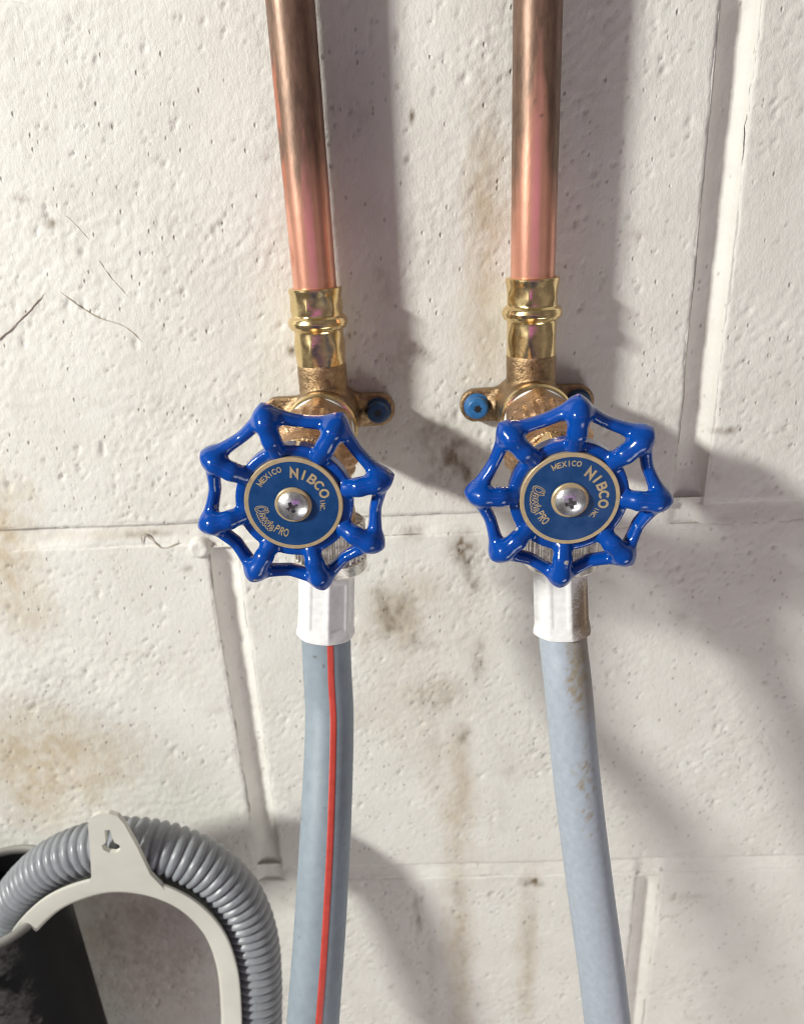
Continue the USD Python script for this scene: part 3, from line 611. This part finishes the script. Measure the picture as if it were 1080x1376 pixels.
# ------------------------------------------------------------------ supply hoses with nut and collar
HR = [(-65.0, -69, -26), (-64.1, -74, -37.5), (-61.5, -84, -72), (-58, -95, -107), (-54.5, -106, -139), (-52.5, -113, -160), (-48, -123, -200)]
def supply_hose(path, nut_top, nut_bot, col_top, col_bot, mat, label, dirt, stripe, lipmat='white_plastic'):
    ob = thing('supply_hose', nut_top, label, 'hose', 'washing machine supply hoses')
    nut_top, nut_bot, col_top, col_bot = [np.array(q, float) for q in (nut_top, nut_bot, col_top, col_bot)]
    d = (nut_bot - nut_top); L = np.linalg.norm(d); 
    def along(a, b, profile, n, sec, smooth_mod=None):
        """profile: (t mm from a, scale); sec(n angles) -> unit radii"""
        t = (b - a) / np.linalg.norm(b - a); e2 = np.array([0, -1.0, 0]); e2 -= (e2 @ t) * t; e2 /= np.linalg.norm(e2); e1 = np.cross(e2, t) * -1
        if e1[0] < 0: e1 = -e1
        an = np.arange(n) / n * 2 * np.pi; k = sec(an); rows = []
        for h, r, m in profile:
            rr = r * (1 + (k - 1) * m); rows.append(a + t * h + (rr * np.sin(an))[:, None] * e1 + (rr * np.cos(an))[:, None] * e2)
        return outward(trimesh.Trimesh(np.vstack(rows), grid_faces(len(profile), n, True), process=False))
    ridge = lambda an: 1 + 0.035 * np.sign(np.sin(an * 30)) * np.abs(np.sin(an * 30)) ** .5
    part(ob, 'coupling_nut', along(nut_top, nut_bot, [(0, 9, 0), (.05, 11.5, 0), (.6, 12.0, 1), (L - 5.2, 12.0, 1), (L - 4.8, 12.5, 0), (L - 4.5, 12.7, 0), (L - .8, 12.7, 0), (L - .1, 12.1, 0), (L, 6, 0)], 300, ridge), 'nickel', 30)
    Lc = np.linalg.norm(col_bot - col_top); oct_ = lambda an: 1 / np.cos((an - math.radians(10) + 0) % (np.pi / 4) - np.pi / 8) * np.cos(np.pi / 8)
    panel = lambda an: 1
    prof = [(0, 6, 1), (.1, 9.2, 1), (.7, 9.75, 1), (2.2, 9.8, 1), (Lc - 4.2, 10.05, 1), (Lc - 3.2, 10.1, 1), (Lc - 1.2, 10.5, .7), (Lc - .3, 10.5, .5), (Lc, 10.1, .3), (Lc, 8, .2)]
    f2 = []
    for p, q in zip(prof[:-1], prof[1:]):
        n = max(1, int((q[0] - p[0]) / .8))
        for t in np.linspace(0, 1, n, endpoint=False): f2.append(tuple(np.array(p) + t * (np.array(q) - np.array(p))))
    f2.append(prof[-1]); g = along(col_top, col_bot, f2, 192, oct_)
    # recessed panel on each facet
    vv = np.array(g.vertices).reshape(len(f2), 192, 3); ctr = vv.mean(1, keepdims=True); an = np.arange(192) / 192 * 2 * np.pi
    loc = np.abs(((an - math.radians(10)) % (np.pi / 4)) - np.pi / 8) / (np.pi / 8)
    hh = np.array([q[0] for q in f2]); inside = ((hh > 3.0) & (hh < Lc - 5.0))[:, None] * np.clip((.74 - loc) / .08, 0, 1)[None]
    dirv = (vv - ctr); dirv /= np.linalg.norm(dirv, axis=2, keepdims=True) + 1e-9; vv = vv - .35 * inside[..., None] * dirv
    g = trimesh.Trimesh(vv.reshape(-1, 3), g.faces, process=False)
    P = np.array(g.vertices); w = np.zeros((len(P), 3))
    if dirt:
        w[:, 0] = np.clip(.62 * np.clip((P[:, 0] + 64.5) / 5 + .15, 0, 1) * np.clip(1.35 - np.abs(P[:, 2] + 9) / 12, .25, 1) * (.55 + .9 * meshkit.fbm(P / 5, 3, 2)), 0, 1)
    else: w[:, 0] = np.clip(meshkit.fbm(P / 3, 3, 2) - .68, 0, 1) * 2
    part(ob, 'collar', g, 'white_plastic', True, col=w)
    p, s = resample(catmull([col_top * .1 + col_bot * .9] + path, 16), 1.0); n = 56
    R = 8.4 if dirt else 8.75
    tube = outward(sweep(p, circle(R, n), (0, -1, 0))); P = np.array(tube.vertices); w = np.zeros((len(P), 3))
    if dirt:
        t, a, b = frames(p, (0, -1, 0)); xoff = (P.reshape(len(p), n, 3) - p[:, None])[..., 0].reshape(-1); Z = P[:, 2]
        zone = np.clip(1.15 - np.abs(xoff - 1.5) / 8, 0, 1) * np.clip((Z + 150) / 80, 0, 1)
        fleck = np.clip((meshkit.fbm(P / np.array([1.3, 1.3, 1.7]), 3, 6) - .68 + .24 * zone) * 2.6, 0, 1) * np.clip((meshkit.fbm(P / np.array([9, 9, 16]), 2, 16) - .42) * 5, 0, 1) * zone
        topd = np.clip((Z + 62) / 36, 0, 1) * np.clip((xoff + 3) / 7, 0, 1) * .5
        w[:, 0] = np.clip(fleck * .85 + topd * (.5 + .8 * meshkit.fbm(P / 4, 3, 9)), 0, 1)
    else: w[:, 0] = np.clip(meshkit.fbm(P / 3, 3, 5) - .72, 0, 1) * 3
    part(ob, 'hose_tube', tube, mat, True, col=w)
    if stripe:
        an = np.radians(np.linspace(stripe - 7.5, stripe + 7.5, 9)); prof = np.r_[[.02], np.full(7, .16), [.02]]
        t, a, b = frames(p, (0, -1, 0)); sgn = 1 if b[5][0] > 0 else -1
        sec = np.stack([(R + prof) * np.cos(an), sgn * (R + prof) * np.sin(an)], 1)
        sec = np.vstack([sec, sec[::-1] * .97])
        k = int(s.searchsorted(np.linalg.norm(col_bot - (col_top * .1 + col_bot * .9))))
        st = outward(sweep(p[max(0, k - 3):], sec, (0, -1, 0)))
        part(ob, 'red_stripe', st, 'red_stripe', 40)
supply_hose([(-150.1, -69.5, -30), (-150.0, -77, -48), (-150.8, -99, -71), (-153.5, -117, -101), (-156.6, -131, -128), (-160, -140, -160), (-164, -146, -200)],
            (-145.6, -62, 25), (-146.3, -63, 7), (-147.6, -63.5, 6.8), (-149.9, -66.3, -17.6), 'grey_hose', 'blue-grey supply hose with a red stripe, under the left valve', False, 16)
supply_hose(HR,
            (-65.6, -62, 23), (-66, -63, 5), (-66.4, -63.5, 4.8), (-65.4, -66.3, -19.6), 'pale_hose', 'pale blue supply hose with brown dirt flecks, under the right valve', True, None)

# ------------------------------------------------------------------ standpipe, drain hose, hose guide
SX, SY, SZ = -322.5, -43.0, -167.0
sp = thing('standpipe', (SX, SY, SZ - 250), 'black plastic standpipe with scuffed rim taking the corrugated hose', 'drain pipe')
def stand():
    n = 120; prof = [(30.2, z) for z in np.arange(-250, -2.0, 2.0)] + [(30.2, -1.6), (30.0, -.7), (29.4, -.1), (28.6, 0), (28.0, -.1), (27.4, -.6), (27.2, -1.6)] + [(27.2, z) for z in np.arange(-4, -120, -3.0)]
    g = rev(prof, n, 'z', (SX, SY, SZ)); v = np.array(g.vertices)
    rel = v - [SX, SY, SZ]; dz = rel[:, 2]
    v[:, 2] += np.where(dz > -8, .5 * (meshkit.fbm(v / 6, 3, 3) - .5), 0)
    an = np.arctan2(-rel[:, 1], rel[:, 0])       # 0 = right, pi/2 = viewer
    w = np.zeros((len(v), 3)); nz = meshkit.fbm(v / 9, 4, 8)
    lip = np.clip((dz + 3.2) / 2.4, 0, 1)
    out = np.hypot(rel[:, 0], rel[:, 1]) > 29
    edge = np.exp(-((an + .38) / .22) ** 2) * np.clip(1 + dz / 46, 0, 1) * out
    front = np.clip((an - .72) * 2.6, 0, 1) * (np.clip(nz * 2.6 - .85, 0, 1)) * out
    w[:, 0] = np.clip(front * 1.1 + edge * (.3 + nz) * .8 + .25 * np.clip(nz - .55, 0, 1), 0, 1)
    w[:, 1] = np.clip(lip * (.75 + .9 * nz) + edge * .35 * np.clip(nz * 2.5 - .9, 0, 1) + np.clip((meshkit.fbm(v / 3, 3, 14) - .70) * 9, 0, 1) * (an > .8) * out * (dz < -18), 0, 1)
    return trimesh.Trimesh(v, g.faces, process=False), w
g, w = stand(); part(sp, 'pipe_wall', g, 'black_pipe', 50, col=w)

HC = [(-320, -40, -250), (-320, -40, -222), (-319.5, -41, -196), (-314, -43, -175), (-295.5, -46, -152.5), (-276.6, -48, -138.8), (-255.2, -48, -132.9), (-233.8, -48, -136.7), (-216.4, -48, -148.9), (-204.8, -49, -167.5), (-199.8, -52, -188.9), (-199.6, -57, -212.9), (-201.6, -64, -242), (-205, -74, -300)]
dh = thing('drain_hose', (-205, -48, -300), 'grey corrugated drain hose arching into the black standpipe', 'hose')
p, s = resample(catmull(HC, 20), 0.42)
pitch = 4.05
rib = 9.3 + 2.1 * np.abs(np.cos(np.pi * s / pitch)) ** 0.55
t_, a_, b_ = frames(p, (0, -1, 0)); cs = circle(1, 44)
jit = 0.12 * (meshkit.noise(np.stack([np.floor(s / pitch + .5), 0 * s, 0 * s], 1) * 1.37, 3) - .5)
V = p[:, None] + (rib + jit)[:, None, None] * (cs[None, :, :1] * a_[:, None] + cs[None, :, 1:] * b_[:, None])
part(dh, 'corrugated_tube', outward(trimesh.Trimesh(V.reshape(-1, 3), grid_faces(len(p), 44, True), process=False)), 'drain_hose', True)

gd = thing('hose_guide', (-255, -60, -150), 'cream plastic hose guide with keyhole tab holding the hose arch', 'hose guide')
i0, i1 = np.argmin(np.linalg.norm(p - np.array(HC[2]), axis=1)), np.argmin(np.linalg.norm(p - np.array(HC[12]), axis=1))
pg = p[i0:i1:4]
# section axes: a = towards the viewer (-y), b = t x a; find which way b points (outward from the arch)
tt, aa, bb = frames(pg, (0, -1, 0)); mid = len(pg) // 2; so = 1 if bb[mid][2] > 0 else -1
sec = [(-5, -14.6), (12.4, -14.6), (13.6, -13.9), (14.2, -12.4), (14.2, -5.6), (13.9, -5.0), (13.2, -4.8), (12.6, -5.0), (12.3, -5.6), (12.3, -11.6), (11.8, -12.4), (-5, -12.6)]
sec = np.array([(a, so * b) for a, b in sec])
gm = sweep(pg, sec, (0, -1, 0))
part(gd, 'guide_channel', outward(gm), 'guide_plastic', 40)
def tab():
    out = Polygon([(-15.5, -9), (-11.2, 0), (-9.2, 14), (-7.6, 27), (-5.6, 31), (-2, 32.6), (2, 32.6), (5.6, 31), (7.6, 27), (11.2, 14), (14.2, 0), (19, -9)]).buffer(-.6).buffer(.6)
    key = Polygon([(-.9, 24), (-1.6, 17.5), (-3.6, 16.2), (-3.4, 14.2), (-1.2, 12.4), (1.2, 12.2), (3.4, 13.6), (3.6, 16), (1.6, 17.5), (.9, 24)]).buffer(.25)
    t = trimesh.creation.extrude_polygon(out.difference(key), 2.2, engine='earcut'); v = np.array(t.vertices)
    v = np.stack([v[:, 0] + 1.5, -v[:, 2], v[:, 1]], 1); v[:, 1] += .05 * np.maximum(v[:, 2], 0)
    return outward(trimesh.Trimesh(v + np.array([-251.5, -60.25, -136.0]), t.faces, process=False))
part(gd, 'hanging_tab', tab(), 'guide_plastic', 30)
clip = sweep(resample(catmull([(-196.5, -55, -212), (-192.5, -52, -222), (-193.0, -50, -236), (-196.5, -50, -262)], 8), 1.0)[0], np.array([(-4, -.7), (4, -.7), (4, .7), (-4, .7)]), (0, -1, 0))
part(gd, 'side_clip', outward(clip), 'guide_plastic', 30)
